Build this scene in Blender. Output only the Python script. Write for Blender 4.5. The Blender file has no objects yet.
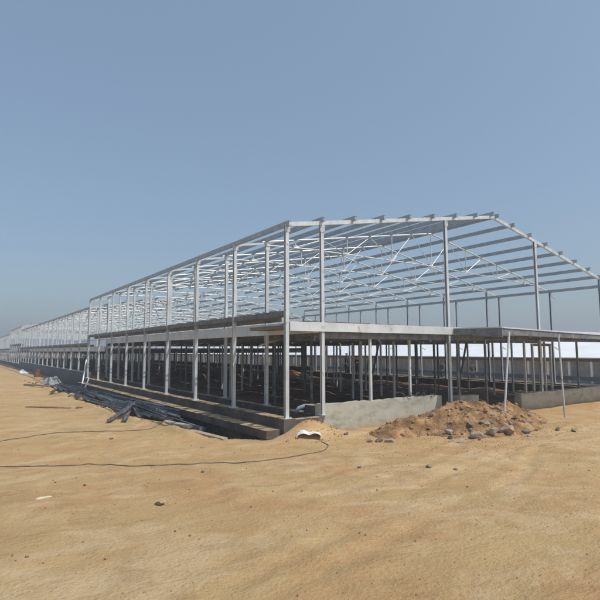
import bpy, bmesh, math, random
import numpy as np
from mathutils import Vector, Matrix, Euler
random.seed(7)
rng = np.random.RandomState(11)
S = bpy.context.scene
COL = S.collection

# ------------------------------------------------------------------ materials
def mat(name, c1, c2=None, scale=3.0, rough=0.7, metal=0.0, bump=0.0, bscale=None, stretch=(1, 1, 1),
        c3=None, detail=6, lo=.35, hi=.65, spec=None, dots=None):
    m = bpy.data.materials.new(name); m.use_nodes = True
    nt = m.node_tree; N = nt.nodes; L = nt.links
    b = N['Principled BSDF']
    b.inputs['Roughness'].default_value = rough; b.inputs['Metallic'].default_value = metal
    if spec is not None: b.inputs['Specular IOR Level'].default_value = spec
    tc = N.new('ShaderNodeNewGeometry'); mp = N.new('ShaderNodeMapping'); mp.inputs['Scale'].default_value = stretch
    L.new(tc.outputs['Position'], mp.inputs['Vector'])
    n1 = N.new('ShaderNodeTexNoise'); n1.inputs['Scale'].default_value = scale; n1.inputs['Detail'].default_value = detail
    n1.inputs['Roughness'].default_value = .62
    L.new(mp.outputs[0], n1.inputs['Vector'])
    cr = N.new('ShaderNodeValToRGB'); e = cr.color_ramp.elements
    e[0].position = lo; e[1].position = hi
    e[0].color = (*c1, 1); e[1].color = (*(c2 or c1), 1)
    if c3: x = e.new((lo + hi) / 2); x.color = (*c3, 1)
    L.new(n1.outputs['Fac'], cr.inputs[0]); col = cr.outputs[0]
    if dots:                                   # (scale, colour, threshold) small specks of another colour
        v = N.new('ShaderNodeTexNoise'); v.inputs['Scale'].default_value = dots[0]; v.inputs['Detail'].default_value = 3
        L.new(tc.outputs['Position'], v.inputs['Vector'])
        r2 = N.new('ShaderNodeValToRGB'); r2.color_ramp.elements[0].position = dots[2]; r2.color_ramp.elements[1].position = dots[2] + .06
        r2.color_ramp.elements[0].color = (0, 0, 0, 1); r2.color_ramp.elements[1].color = (1, 1, 1, 1)
        L.new(v.outputs['Fac'], r2.inputs[0])
        mx = N.new('ShaderNodeMix'); mx.data_type = 'RGBA'; L.new(r2.outputs[0], mx.inputs[0]); L.new(col, mx.inputs[6])
        mx.inputs[7].default_value = (*dots[1], 1); col = mx.outputs[2]
    L.new(col, b.inputs['Base Color'])
    if bump:
        n2 = N.new('ShaderNodeTexNoise'); n2.inputs['Scale'].default_value = bscale or scale * 6; n2.inputs['Detail'].default_value = 8
        L.new(tc.outputs['Position'], n2.inputs['Vector'])
        bp = N.new('ShaderNodeBump'); bp.inputs['Strength'].default_value = 1; bp.inputs['Distance'].default_value = bump
        L.new(n2.outputs['Fac'], bp.inputs['Height']); L.new(bp.outputs[0], b.inputs['Normal'])
    return m

def sand_material():
    m = bpy.data.materials.new('sandy_earth'); m.use_nodes = True
    nt = m.node_tree; N = nt.nodes; L = nt.links; b = N['Principled BSDF']
    b.inputs['Roughness'].default_value = .95; b.inputs['Specular IOR Level'].default_value = .15
    g = N.new('ShaderNodeNewGeometry')
    def noise(scale, det=6, st=(1, 1, 1), rot=0, dist=0):
        mp = N.new('ShaderNodeMapping'); mp.inputs['Scale'].default_value = st; mp.inputs['Rotation'].default_value = (0, 0, rot)
        L.new(g.outputs['Position'], mp.inputs['Vector'])
        n = N.new('ShaderNodeTexNoise'); n.inputs['Scale'].default_value = scale; n.inputs['Detail'].default_value = det
        n.inputs['Roughness'].default_value = .65; n.inputs['Distortion'].default_value = dist
        L.new(mp.outputs[0], n.inputs['Vector']); return n.outputs['Fac']
    def ramp(f, a, bb, c0=(0, 0, 0), c1=(1, 1, 1)):
        r = N.new('ShaderNodeValToRGB'); r.color_ramp.elements[0].position = a; r.color_ramp.elements[1].position = bb
        r.color_ramp.elements[0].color = (*c0, 1); r.color_ramp.elements[1].color = (*c1, 1); L.new(f, r.inputs[0]); return r.outputs[0]
    def mix(f, a, c, const=None):
        x = N.new('ShaderNodeMix'); x.data_type = 'RGBA'
        if const is None: L.new(f, x.inputs[0])
        else:
            mm = N.new('ShaderNodeMath'); mm.operation = 'MULTIPLY'; L.new(f, mm.inputs[0]); mm.inputs[1].default_value = const; L.new(mm.outputs[0], x.inputs[0])
        if isinstance(a, tuple): x.inputs[6].default_value = (*a, 1)
        else: L.new(a, x.inputs[6])
        if isinstance(c, tuple): x.inputs[7].default_value = (*c, 1)
        else: L.new(c, x.inputs[7])
        return x.outputs[2]
    base = ramp(noise(.45, 8), .3, .7, SAND[0], SAND[1])
    c = mix(ramp(noise(.8, 8, (1, 1, 1), 0, .6), .48, .62), base, SAND[2], .75)      # reddish patches
    c = mix(ramp(noise(.9, 9, (.7, 1.25, 1), .95, 1.2), .5, .64), c, SAND[3], .6)       # pale dusty streaks (wheel and scrape tracks)
    c = mix(ramp(noise(2.3, 10, (.8, 1.25, 1), .55, .8), .52, .66), c, SAND[4], .38)       # darker scuffs
    c = mix(ramp(noise(38, 4), .62, .7), c, SAND[4], .6)                             # grit
    c = mix(ramp(noise(60, 2), .68, .72), c, (.52, .45, .36), .6)
    # footing soil inside the buildings is mixed to a darker brown
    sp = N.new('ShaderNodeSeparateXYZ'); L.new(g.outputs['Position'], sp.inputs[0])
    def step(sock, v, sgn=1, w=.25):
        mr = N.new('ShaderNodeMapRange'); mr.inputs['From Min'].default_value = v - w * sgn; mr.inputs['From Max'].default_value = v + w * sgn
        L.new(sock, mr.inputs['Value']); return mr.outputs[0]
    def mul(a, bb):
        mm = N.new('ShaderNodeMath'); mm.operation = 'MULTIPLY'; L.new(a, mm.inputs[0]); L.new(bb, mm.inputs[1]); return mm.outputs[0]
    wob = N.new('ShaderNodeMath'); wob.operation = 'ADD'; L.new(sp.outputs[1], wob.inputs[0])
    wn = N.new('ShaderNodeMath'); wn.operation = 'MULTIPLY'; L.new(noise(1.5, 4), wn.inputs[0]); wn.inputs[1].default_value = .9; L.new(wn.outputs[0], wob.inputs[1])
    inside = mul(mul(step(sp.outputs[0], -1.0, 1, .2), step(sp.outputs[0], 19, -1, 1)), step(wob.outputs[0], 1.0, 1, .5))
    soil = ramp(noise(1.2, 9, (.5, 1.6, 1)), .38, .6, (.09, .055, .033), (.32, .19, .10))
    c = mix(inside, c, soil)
    L.new(c, b.inputs['Base Color'])
    add = N.new('ShaderNodeMath'); add.operation = 'ADD'; L.new(noise(26, 8), add.inputs[0])
    m3 = N.new('ShaderNodeMath'); m3.operation = 'MULTIPLY'; L.new(noise(2.2, 9, (.8, 1.2, 1), .95, .6), m3.inputs[0]); m3.inputs[1].default_value = 1.9
    L.new(m3.outputs[0], add.inputs[1])
    bp = N.new('ShaderNodeBump'); bp.inputs['Distance'].default_value = .032; bp.inputs['Strength'].default_value = 1
    L.new(add.outputs[0], bp.inputs['Height']); L.new(bp.outputs[0], b.inputs['Normal'])
    return m

SAND = [(.45, .30, .14), (.55, .385, .195), (.48, .285, .135), (.64, .48, .29), (.32, .205, .10)]
M = {}
M['sand'] = sand_material()
M['heap'] = mat('heap_earth', (.17, .095, .046), (.45, .29, .15), 2.2, .95, bump=.04, bscale=26, c3=(.31, .18, .088), spec=.15, dots=(16, (.15, .085, .045), .6))
M['clod'] = mat('clod_earth', (.22, .13, .065), (.40, .27, .15), 9, .95, bump=.01, spec=.15)
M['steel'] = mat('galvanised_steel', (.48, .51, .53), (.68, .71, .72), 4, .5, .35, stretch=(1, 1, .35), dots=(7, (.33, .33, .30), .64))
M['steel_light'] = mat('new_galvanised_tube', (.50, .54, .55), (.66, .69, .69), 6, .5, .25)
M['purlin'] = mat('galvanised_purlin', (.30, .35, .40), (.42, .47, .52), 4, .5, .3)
M['dark_steel'] = mat('weathered_steel', (.12, .13, .14), (.26, .27, .28), 5, .6, .3)
M['fascia'] = mat('folded_metal_fascia', (.50, .54, .55), (.68, .71, .72), 1.3, .45, .15, bump=.004, bscale=7, dots=(3.3, (.42, .44, .43), .62))
M['deck'] = mat('deck_slab', (.17, .15, .12), (.30, .27, .22), 2.5, .9, bump=.01, bscale=20, dots=(6, (.38, .36, .32), .66))
M['edge'] = mat('edge_beam_steel', (.11, .115, .115), (.20, .21, .20), 3, .6, .2, dots=(7, (.16, .10, .06), .6))
M['edgein'] = mat('stained_edge_plate', (.09, .08, .07), (.17, .15, .125), 2.5, .7, dots=(5, (.2, .14, .09), .62))
M['concrete'] = mat('wall_concrete', (.29, .28, .225), (.44, .43, .36), 1.6, .9, bump=.006, bscale=9, stretch=(1, 1, 2.5), c3=(.41, .40, .335), dots=(4, (.30, .29, .25), .64))
M['kerb'] = mat('kerb_concrete', (.045, .04, .038), (.12, .10, .085), 1.6, .9, bump=.012, bscale=22, dots=(7, (.20, .15, .10), .66))  # base colour darkened so the kerb sides hold their shade
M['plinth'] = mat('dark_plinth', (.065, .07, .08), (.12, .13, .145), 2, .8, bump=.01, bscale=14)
M['timber'] = mat('site_timber', (.20, .12, .065), (.42, .30, .18), 7, .85, stretch=(1, 6, 1))
M['rust'] = mat('rusty_sheet', (.16, .075, .035), (.33, .20, .12), 4, .8)
M['stone'] = mat('rubble_stone', (.24, .20, .165), (.43, .38, .33), 7, .95, bump=.02, bscale=14, dots=(6, (.36, .24, .14), .50))
M['dstone'] = mat('dark_rubble_stone', (.10, .085, .08), (.24, .20, .18), 7, .9, bump=.02, bscale=14)
M['white'] = mat('white_paint', (.72, .74, .75), (.84, .85, .86), 2, .5)
M['roofwhite'] = mat('white_roof_sheet', (.78, .80, .82), (.88, .89, .90), .8, .5)
M['bluegrey'] = mat('bluegrey_channel', (.055, .07, .085), (.17, .20, .24), 2, .6, .1, dots=(5, (.20, .15, .10), .58))
M['shed_wall'] = mat('grey_shed_wall', (.25, .26, .27), (.42, .43, .44), 1.2, .9)
M['shed_pale'] = mat('pale_shed_wall', (.34, .35, .36), (.58, .59, .60), 1.6, .9, stretch=(1, 1.5, 1))
M['shed_dark'] = mat('shed_rail_eave_shadow', (.05, .055, .06), (.09, .09, .1), 2, .8)
M['cable'] = mat('cable_rubber', (.06, .05, .04), (.16, .12, .08), 5, .8)
M['tarp'] = mat('grey_tarp', (.16, .17, .17), (.40, .41, .39), 3, .7, bump=.02)
M['blueplastic'] = mat('blue_plastic', (.24, .31, .40), (.42, .47, .54), 3, .6)
M['card'] = mat('pale_card', (.5, .47, .33), (.62, .58, .42), 4, .9)
M['brown'] = mat('brown_drum', (.13, .06, .035), (.22, .10, .055), 5, .8)
M['skin'] = mat('skin', (.20, .11, .07), None, 3, .6)
M['hair'] = mat('black_hair', (.012, .011, .01), None, 3, .7)
M['glass'] = mat('dark_glass', (.02, .025, .03), None, 3, .1)
M['tyre'] = mat('tyre_rubber', (.02, .02, .02), None, 3, .9)
M['leaf'] = mat('weed_leaf', (.03, .05, .02), (.06, .09, .03), 9, .8)
for nm, c in (('cloth_dark', (.018, .02, .026)), ('cloth_red', (.10, .018, .024)), ('cloth_navy', (.03, .04, .07)), ('cloth_brown', (.03, .025, .022)), ('cloth_white', (.6, .6, .58))):
    M[nm] = mat(nm, c, tuple(v * 1.5 for v in c), 6, .9)

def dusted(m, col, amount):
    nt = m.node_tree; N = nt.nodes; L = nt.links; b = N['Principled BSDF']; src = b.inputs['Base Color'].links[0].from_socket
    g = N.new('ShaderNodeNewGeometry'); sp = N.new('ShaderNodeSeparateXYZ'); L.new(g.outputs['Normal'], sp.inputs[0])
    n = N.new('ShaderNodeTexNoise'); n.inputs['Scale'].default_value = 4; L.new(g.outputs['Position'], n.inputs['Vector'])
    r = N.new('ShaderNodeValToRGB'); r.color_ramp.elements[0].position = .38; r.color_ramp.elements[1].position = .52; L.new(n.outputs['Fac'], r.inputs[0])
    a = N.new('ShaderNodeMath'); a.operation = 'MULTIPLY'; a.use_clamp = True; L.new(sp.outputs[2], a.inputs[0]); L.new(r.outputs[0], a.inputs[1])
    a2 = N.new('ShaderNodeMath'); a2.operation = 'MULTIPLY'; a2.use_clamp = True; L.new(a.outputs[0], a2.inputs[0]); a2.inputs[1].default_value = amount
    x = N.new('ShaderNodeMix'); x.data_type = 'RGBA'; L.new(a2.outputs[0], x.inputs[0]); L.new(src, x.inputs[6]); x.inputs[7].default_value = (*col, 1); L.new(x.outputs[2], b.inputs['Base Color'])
def splashed(m, col, zlo, zhi):
    nt = m.node_tree; N = nt.nodes; L = nt.links; b = N['Principled BSDF']; src = b.inputs['Base Color'].links[0].from_socket
    g = N.new('ShaderNodeNewGeometry'); sp = N.new('ShaderNodeSeparateXYZ'); L.new(g.outputs['Position'], sp.inputs[0])
    n = N.new('ShaderNodeTexNoise'); n.inputs['Scale'].default_value = 5; n.inputs['Detail'].default_value = 8; L.new(g.outputs['Position'], n.inputs['Vector'])
    a = N.new('ShaderNodeMath'); a.operation = 'MULTIPLY_ADD'; L.new(n.outputs['Fac'], a.inputs[0]); a.inputs[1].default_value = .7; L.new(sp.outputs[2], a.inputs[2])
    mr = N.new('ShaderNodeMapRange'); mr.inputs['From Min'].default_value = zhi; mr.inputs['From Max'].default_value = zlo; L.new(a.outputs[0], mr.inputs['Value'])
    mr.inputs['To Max'].default_value = .75
    x = N.new('ShaderNodeMix'); x.data_type = 'RGBA'; L.new(mr.outputs[0], x.inputs[0]); L.new(src, x.inputs[6]); x.inputs[7].default_value = (*col, 1); L.new(x.outputs[2], b.inputs['Base Color'])
splashed(M['concrete'], (.36, .26, .15), -.12, .12)
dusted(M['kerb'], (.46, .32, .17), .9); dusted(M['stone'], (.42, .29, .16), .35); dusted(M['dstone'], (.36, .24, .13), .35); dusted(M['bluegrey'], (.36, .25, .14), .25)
# ------------------------------------------------------------------ mesh helpers
class MB:
    def __init__(s): s.v = []; s.f = []
    def add(s, vs, fs):
        o = len(s.v); s.v += [tuple(v) for v in vs]; s.f += [tuple(i + o for i in f) for f in fs]; return s
    def box(s, x0, x1, y0, y1, z0, z1):
        return s.add([(x0, y0, z0), (x1, y0, z0), (x1, y1, z0), (x0, y1, z0), (x0, y0, z1), (x1, y0, z1), (x1, y1, z1), (x0, y1, z1)],
                     [(0, 3, 2, 1), (4, 5, 6, 7), (0, 1, 5, 4), (1, 2, 6, 5), (2, 3, 7, 6), (3, 0, 4, 7)])
    def bar(s, a, b, w, h, up=(0, 0, 1)):
        a = Vector(a); b = Vector(b); d = (b - a).normalized(); r = d.cross(Vector(up))
        if r.length < 1e-4: r = d.cross(Vector((1, 0, 0)))
        r.normalize(); u = r.cross(d)
        P = []
        for p in (a, b):
            for i, j in ((-1, -1), (1, -1), (1, 1), (-1, 1)): P.append(p + r * (i * w / 2) + u * (j * h / 2))
        return s.add(P, [(0, 1, 2, 3), (7, 6, 5, 4), (0, 4, 5, 1), (1, 5, 6, 2), (2, 6, 7, 3), (3, 7, 4, 0)])
    def prof(s, a, b, pts, up=(0, 0, 1)):       # extrude a closed 2-D profile from a to b
        a = Vector(a); b = Vector(b); d = (b - a).normalized(); r = d.cross(Vector(up)).normalized(); u = r.cross(d); n = len(pts)
        P = [p + r * x + u * y for p in (a, b) for x, y in pts]
        return s.add(P, [tuple(range(n)), tuple(range(2 * n - 1, n - 1, -1))] + [(i, i + n, (i + 1) % n + n, (i + 1) % n) for i in range(n)])
    def tube(s, pts, r, n=6, cap=True):
        pts = [Vector(p) for p in pts]; rs = r if isinstance(r, (list, tuple)) else [r] * len(pts); o = len(s.v); prev = None
        for i, p in enumerate(pts):
            d = (pts[min(i + 1, len(pts) - 1)] - pts[max(i - 1, 0)]).normalized()
            if prev is None: q = d.cross(Vector((0, 0, 1)));  q = q if q.length > .01 else d.cross(Vector((1, 0, 0)))
            else: q = prev - d * prev.dot(d)
            q.normalize(); prev = q; w = d.cross(q)
            for k in range(n):
                t = 2 * math.pi * k / n; s.v.append(tuple(p + (q * math.cos(t) + w * math.sin(t)) * rs[i]))
        for i in range(len(pts) - 1):
            for k in range(n):
                k2 = (k + 1) % n; s.f.append((o + i * n + k, o + i * n + k2, o + (i + 1) * n + k2, o + (i + 1) * n + k))
        if cap: s.f.append(tuple(o + k for k in range(n - 1, -1, -1))); s.f.append(tuple(o + (len(pts) - 1) * n + k for k in range(n)))
        return s
    def mesh(s, name, m):
        me = bpy.data.meshes.new(name); me.from_pydata(s.v, [], s.f); me.materials.append(m); me.update()
        b = bmesh.new(); b.from_mesh(me); bmesh.ops.recalc_face_normals(b, faces=b.faces); b.to_mesh(me); b.free(); return me
    def build(s, name, m, parent=None, smooth=False, loc=None):
        o = bpy.data.objects.new(name, s.mesh(name, m)); COL.objects.link(o)
        if parent: o.parent = parent
        if loc: o.location = loc
        if smooth: o.data.shade_smooth()
        return o
def tag(o, label=None, cat=None, group=None, kind=None):
    if label: o['label'] = label
    if cat: o['category'] = cat
    if group: o['group'] = group
    if kind: o['kind'] = kind
    return o
def empty(name, loc=(0, 0, 0), rz=0):
    o = bpy.data.objects.new(name, None); COL.objects.link(o); o.location = loc; o.rotation_euler = (0, 0, rz); o.empty_display_size = .2; return o
def inst(name, me, parent, loc=(0, 0, 0), rot=(0, 0, 0)):
    o = bpy.data.objects.new(name, me); COL.objects.link(o); o.parent = parent; o.location = loc; o.rotation_euler = rot; return o

# ------------------------------------------------------------------ terrain
def hashn(ix, iy, seed):
    h = np.sin(ix * 127.1 + iy * 311.7 + seed * 74.7) * 43758.5453; return h - np.floor(h)
def vnoise(x, y, sc, seed=0):
    x = np.asarray(x, float) * sc; y = np.asarray(y, float) * sc
    ix = np.floor(x); iy = np.floor(y); fx = x - ix; fy = y - iy; fx = fx * fx * (3 - 2 * fx); fy = fy * fy * (3 - 2 * fy)
    a = hashn(ix, iy, seed); b = hashn(ix + 1, iy, seed); c = hashn(ix, iy + 1, seed); d = hashn(ix + 1, iy + 1, seed)
    return (a * (1 - fx) + b * fx) * (1 - fy) + (c * (1 - fx) + d * fx) * fy - .5
def fbm(x, y, sc, o=4, seed=0): return sum(vnoise(x, y, sc * 2.03 ** i, seed + i * 7) * .5 ** i for i in range(o))
def sm(a, b, x): t = np.clip((x - a) / (b - a), 0, 1); return t * t * (3 - 2 * t)
CAM = (-6.4875, -10.0014, 1.6)
def ground(x, y):
    x = np.asarray(x, float); y = np.asarray(y, float)
    r = np.hypot(x - CAM[0], y - CAM[1])
    z = -.10 - .34 * sm(3.5, 11, r)
    near = 1 - sm(30, 90, r)
    # tyre ruts and trodden ground
    for (ax, ay, ang, curv) in ((-4.2, -5.6, .42, .012), (-1.0, -5.2, .30, -.02), (-3.0, 1.0, 1.25, .01)):
        ux, uy = math.cos(ang), math.sin(ang); a = (x - ax) * ux + (y - ay) * uy; c = -(x - ax) * uy + (y - ay) * ux + curv * a * a + .05 * np.sin(a * 1.3)
        m_ = (1 - sm(14, 20, r)) * (.5 + vnoise(x, y, .6, 77))
        for off in (-.75, .75):
            d = c - off
            z = z + m_ * (-.028 * np.exp(-(d / .11) ** 2) + .018 * np.exp(-((np.abs(d) - .2) / .07) ** 2))
    z = z - .016 * np.clip(vnoise(x, y, 2.6, 91) - .22, 0, 1) * 4 * (1 - sm(10, 16, r))
    z = z + .05 * fbm(x, y, .35, 3, 3) * near + .028 * fbm(x * .55 + y * .8, y * .55 - x * .3, 1.3, 4, 5) * near + .012 * fbm(x, y, 5, 3, 9) * (1 - sm(14, 30, r))
    # the sand runs up over the kerb end beside the corner post
    z = z + .42 * np.exp(-((x - .52) / .64) ** 2 - ((y + .2) / .40) ** 2) + .10 * np.exp(-((x - 1.5) / .6) ** 2 - ((y + .6) / .5) ** 2)
    z = z - .14 * sm(8, 11, x) * (1 - sm(18, 30, x)) * (1 - sm(-1.5, .5, y))
    # trench along the long side
    wob = .16 * fbm(x * .3, y, .8, 3, 21)
    e = -1.32 - .55 * sm(3.5, 7, y)
    t = sm(e - .12, e + .12, x + wob) * (1 - sm(-.1, .25, x)) * sm(-.22, .12, y + .93 * x + .5 * wob) * sm(-.05, .3, y) * (1 - sm(24, 30, y))
    z = z - t * (.9 - .42 * sm(6, 9, y))
    # low spoil ridge on the outer lip of the trench
    z = z + .10 * np.exp(-((x - e + .45) / .22) ** 2) * sm(.8, 2, y) * (1 - sm(22, 28, y)) * (.6 + 1.2 * fbm(x, y, 1.2, 3, 31))
    # rough floor inside the sheds
    ins = sm(.15, .5, x) * (1 - sm(17, 18.2, x)) * sm(.2, .6, y) * (1 - sm(112, 114, y))
    z = z * (1 - ins) + ins * (-.34 + .15 * fbm(x * .6, y * 1.3, .9, 4, 41) + .3 * sm(21.5, 22.5, y))
    z = z - .42 * sm(17.5, 20, x) * sm(-8, 3, y)
    return z
def graded(segs):
    out = []
    for a, b, st in segs: out += list(np.arange(a, b - 1e-6, st))
    out.append(segs[-1][1]); return np.array(out)
gx = graded([(-1500, -300, 300), (-300, -60, 60), (-60, -20, 8), (-20, -10, 1), (-10, -2.6, .12), (-2.6, 2.6, .07), (2.6, 10, .14), (10, 20, .3), (20, 60, 4), (60, 300, 60), (300, 1500, 300)])
gy = graded([(-1500, -300, 300), (-300, -60, 60), (-60, -15, 9), (-15, -9, .5), (-9, 1.5, .085), (1.5, 9, .13), (9, 32, .25), (32, 120, 1.2), (120, 300, 30), (300, 1500, 200)])
GX, GY = np.meshgrid(gx, gy); GZ = ground(GX, GY)
nx, ny = len(gx), len(gy)
V = np.stack([GX.ravel(), GY.ravel(), GZ.ravel()], 1)
idx = np.arange(nx * ny).reshape(ny, nx)
F = np.stack([idx[:-1, :-1].ravel(), idx[:-1, 1:].ravel(), idx[1:, 1:].ravel(), idx[1:, :-1].ravel()], 1)
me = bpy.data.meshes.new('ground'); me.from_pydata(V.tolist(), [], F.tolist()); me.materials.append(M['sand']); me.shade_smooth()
go = bpy.data.objects.new('ground', me); COL.objects.link(go); tag(go, kind='structure')
def gz(x, y): return float(ground(np.array([x]), np.array([y]))[0])

# dirt heap in front of the gable wall
HB = [(7.1, -1.5, .22, .9, .6), (5.0, -.95, .60, 1.05, .62), (3.7, -1.1, .30, .7, .5), (2.75, -1.0, .34, .75, .42), (4.1, -1.9, .34, .8, .55), (5.6, -1.9, .34, .8, .55), (6.5, -1.2, .30, .9, .6), (5.0, -2.5, .20, 1.0, .4), (2.2, -1.35, .16, .4, .25)]
def heap(x, y):
    h = sum(a * np.exp(-((x - cx) / sx) ** 2 - ((y - cy) / sy) ** 2) for cx, cy, a, sx, sy in HB)
    h = h * (1 + .35 * fbm(x, y, 1.7, 4, 61)) + np.minimum(h, .2) * .5 * fbm(x, y, 5.5, 4, 71)
    return h - .055
hx = np.arange(.9, 9.5, .035); hy = np.arange(-4.0, -.012, .035)
HX, HY = np.meshgrid(hx, hy); HH = heap(HX, HY); HZ = ground(HX, HY) + np.where(HH > 0, HH, -.06 + np.maximum(HH, -.05))
V = np.stack([HX.ravel(), HY.ravel(), HZ.ravel()], 1); idx = np.arange(HX.size).reshape(HX.shape)
ok = (np.maximum.reduce([HH[:-1, :-1], HH[1:, :-1], HH[:-1, 1:], HH[1:, 1:]]) > -.03).ravel()
F = np.stack([idx[:-1, :-1].ravel(), idx[:-1, 1:].ravel(), idx[1:, 1:].ravel(), idx[1:, :-1].ravel()], 1)[ok]
me = bpy.data.meshes.new('dirt_heap'); me.from_pydata(V.tolist(), [], F.tolist()); me.materials.append(M['heap'])
b = bmesh.new(); b.from_mesh(me); bmesh.ops.delete(b, geom=[v for v in b.verts if not v.link_faces], context='VERTS'); b.to_mesh(me); b.free(); me.shade_smooth()
o = bpy.data.objects.new('dirt_heap', me); COL.objects.link(o)
tag(o, 'long heap of loose brown dirt thrown up against the low gable wall', 'dirt heap')
def top(x, y):
    g = gz(x, y)
    if .95 < x < 8.5 and -3.95 < y < -.05: g += max(0, float(heap(np.array([x]), np.array([y]))[0]))
    return g

# ------------------------------------------------------------------ stones
def rock_mesh(name, m, seed, flat=.7, sub=2, rough=.28):
    b = bmesh.new(); bmesh.ops.create_icosphere(b, subdivisions=sub, radius=1); r = random.Random(seed)
    dirs = [Vector((r.gauss(0, 1), r.gauss(0, 1), r.gauss(0, 1))).normalized() for _ in range(13)]; offs = [r.uniform(.42, .8) for _ in dirs]
    for v in b.verts:
        for d, o_ in zip(dirs, offs):
            k = v.co.dot(d)
            if k > o_: v.co -= d * (k - o_)
        v.co *= 1 + r.uniform(-rough, rough) * .25; v.co.z *= flat
    me = bpy.data.meshes.new(name); b.to_mesh(me); b.free(); me.materials.append(m); return me
rocks = [rock_mesh('stone', M['stone'], i) for i in range(5)]; drocks = [rock_mesh('stone', M['dstone'], 20 + i) for i in range(3)]
clods = [rock_mesh('clod', M['clod'], 40 + i, .8, 1, .5) for i in range(5)]
def put_rock(me, x, y, s, label, group=None, name='stone', cat='stone', sx=1.25, sink=.25, rz=None):
    o = bpy.data.objects.new(name, me); COL.objects.link(o)
    o.location = (x, y, top(x, y) + s * (.6 - sink)); o.scale = (s * sx, s, s); o.rotation_euler = (random.uniform(-.3, .3), random.uniform(-.3, .3), random.uniform(0, 6.3) if rz is None else rz)
    tag(o, label, cat, group); return o
big = [ (4.02, -2.72, .17, rocks[0], 'big pale grey boulder at the foot of the dirt heap'),
        (3.55, -2.63, .15, rocks[1], 'pale squarish stone left of the big grey boulder at the heap foot'),
        (4.55, -2.82, .19, rocks[2], 'largest stone, pale on top and brown below, right of the grey boulder'),
        (4.28, -2.42, .10, rocks[3], 'small whitish stone resting above the boulders on the heap'),
        (3.85, -2.25, .13, drocks[0], 'dark slate-coloured stone half buried above the pale boulders'),
        (4.34, -2.72, .11, drocks[1], 'dark angular stone wedged between two pale boulders'),
        (5.95, -2.45, .13, drocks[2], 'dark brown flat slab of rock on the right flank of the heap'),
        (5.05, -2.95, .11, drocks[1], 'dark rock in the dirt right of the largest stone'),
        (4.75, -3.2, .07, rocks[4], 'little stone with a dark hollow in front of the largest stone'),
        (6.15, -3.15, .10, rocks[0], 'violet-grey stone at the far right end of the rubble'),
        (6.35, -3.45, .08, drocks[0], 'dark clod-sized stone alone beyond the right end of the rubble'),
        (6.05, -1.55, .09, rocks[1], 'pale stone high on the right shoulder of the heap'),
        (7.0, -1.9, .09, rocks[2], 'whitish stone on sand right of the first leaning prop'),
        (3.3, -2.05, .12, rocks[3], 'grey stone on the left flank of the heap above the white slab'),
        (3.05, -2.3, .09, drocks[2], 'dark stone beside the grey stone on the left flank'),
        (1.45, -1.62, .10, drocks[0], 'dark stone in the small white rubble pile left of the heap'),
        (1.62, -1.78, .11, rocks[4], 'white broken stone in the small rubble pile left of the heap'),
        (1.22, -1.55, .08, rocks[0], 'flat grey stone at the left edge of the small rubble pile'),
        (1.95, -1.05, .05, drocks[1], 'small dark stone behind the small rubble pile'),
        (1.2, -.75, .07, drocks[2], 'dark lump on sand in front of the wall corner') ]
for x, y, s, me, lb in big: put_rock(me, x, y, s, lb)
slab = MB().add([(-.22, -.05, 0), (.2, -.09, 0), (.25, .05, 0), (-.1, .1, 0), (-.2, -.04, .035), (.2, -.07, .04), (.22, .05, .035), (-.1, .08, .04)],
                [(0, 3, 2, 1), (4, 5, 6, 7), (0, 1, 5, 4), (1, 2, 6, 5), (2, 3, 7, 6), (3, 0, 4, 7)]).build('stone_slab', M['stone'])
slab.location = (2.75, -2.72, top(2.75, -2.72) + .005); slab.rotation_euler = (0, .1, -.4); tag(slab, 'flat pale slab lying on sand before the left flank of the heap', 'stone slab')
for k in range(34):
    x, y = random.gauss(4.3, 1.0), random.uniform(-2.9, -1.2)
    put_rock(random.choice(rocks + drocks[:2]), x, y, random.uniform(.03, .075), 'small stone among the rubble on the dirt heap', 'small stones on the dirt heap', sink=.3)
n = 0
while n < 130:
    x, y = random.uniform(1.6, 7.6), random.uniform(-3.8, -.3)
    if heap(np.array([x]), np.array([y]))[0] < random.uniform(-.02, .12): continue
    put_rock(random.choice(clods), x, y, random.uniform(.025, .08), 'brown clod of dried earth on the heap', 'earth clods on the dirt heap', 'earth_clod', 'clod', sink=.3); n += 1
for x, y, s, me, lb in ((-.01, -4.3, .055, drocks[0], 'dark lump lying alone on open sand at lower right'), (.35, -4.55, .035, drocks[1], 'smaller dark lump just right of the dark lump on open sand'),
                    (-4.39, -4.03, .07, rocks[4], 'pale stone in the sand at bottom left of centre'), (-4.9, -2.3, .03, drocks[2], 'tiny dark stone by the pale scrap at bottom left'),
                    (-3.4, 2.3, .05, drocks[0], 'single dark pebble between the two cables'), (-3.1, -2.3, .035, drocks[1], 'dark pebble in front of the nearer cable'),
                    (-.9, -3.6, .04, drocks[2], 'dark pebble on sand below the cable end'), (-2.1, .05, .04, rocks[1], 'small white stone on sand outside the trench')):
    put_rock(me, x, y, s, lb)
for k in range(120):                       # scattered clods over the sand
    x, y = random.uniform(-6.5, 4), random.uniform(-6.5, 3)
    if x > -1.2 and y > -1: continue
    put_rock(random.choice(clods), x, y, random.uniform(.009, .022), 'small clod of earth lying on the open sand', 'clods scattered over the sand', 'earth_clod', 'clod', sink=.2)
for k in range(40):
    x, y = random.gauss(.6, .45), random.uniform(-.95, -.25)
    put_rock(random.choice(clods), x, y, random.uniform(.012, .035), 'crumb of orange earth on the sand mound by the corner post', 'crumbs on the sand mound', 'earth_clod', 'clod', sink=.2)
gm = MB(); base = [(-1, -.6, -.3), (.9, -.8, -.2), (.7, .9, -.3), (-.8, .7, -.2), (0, 0, .8)]
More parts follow.
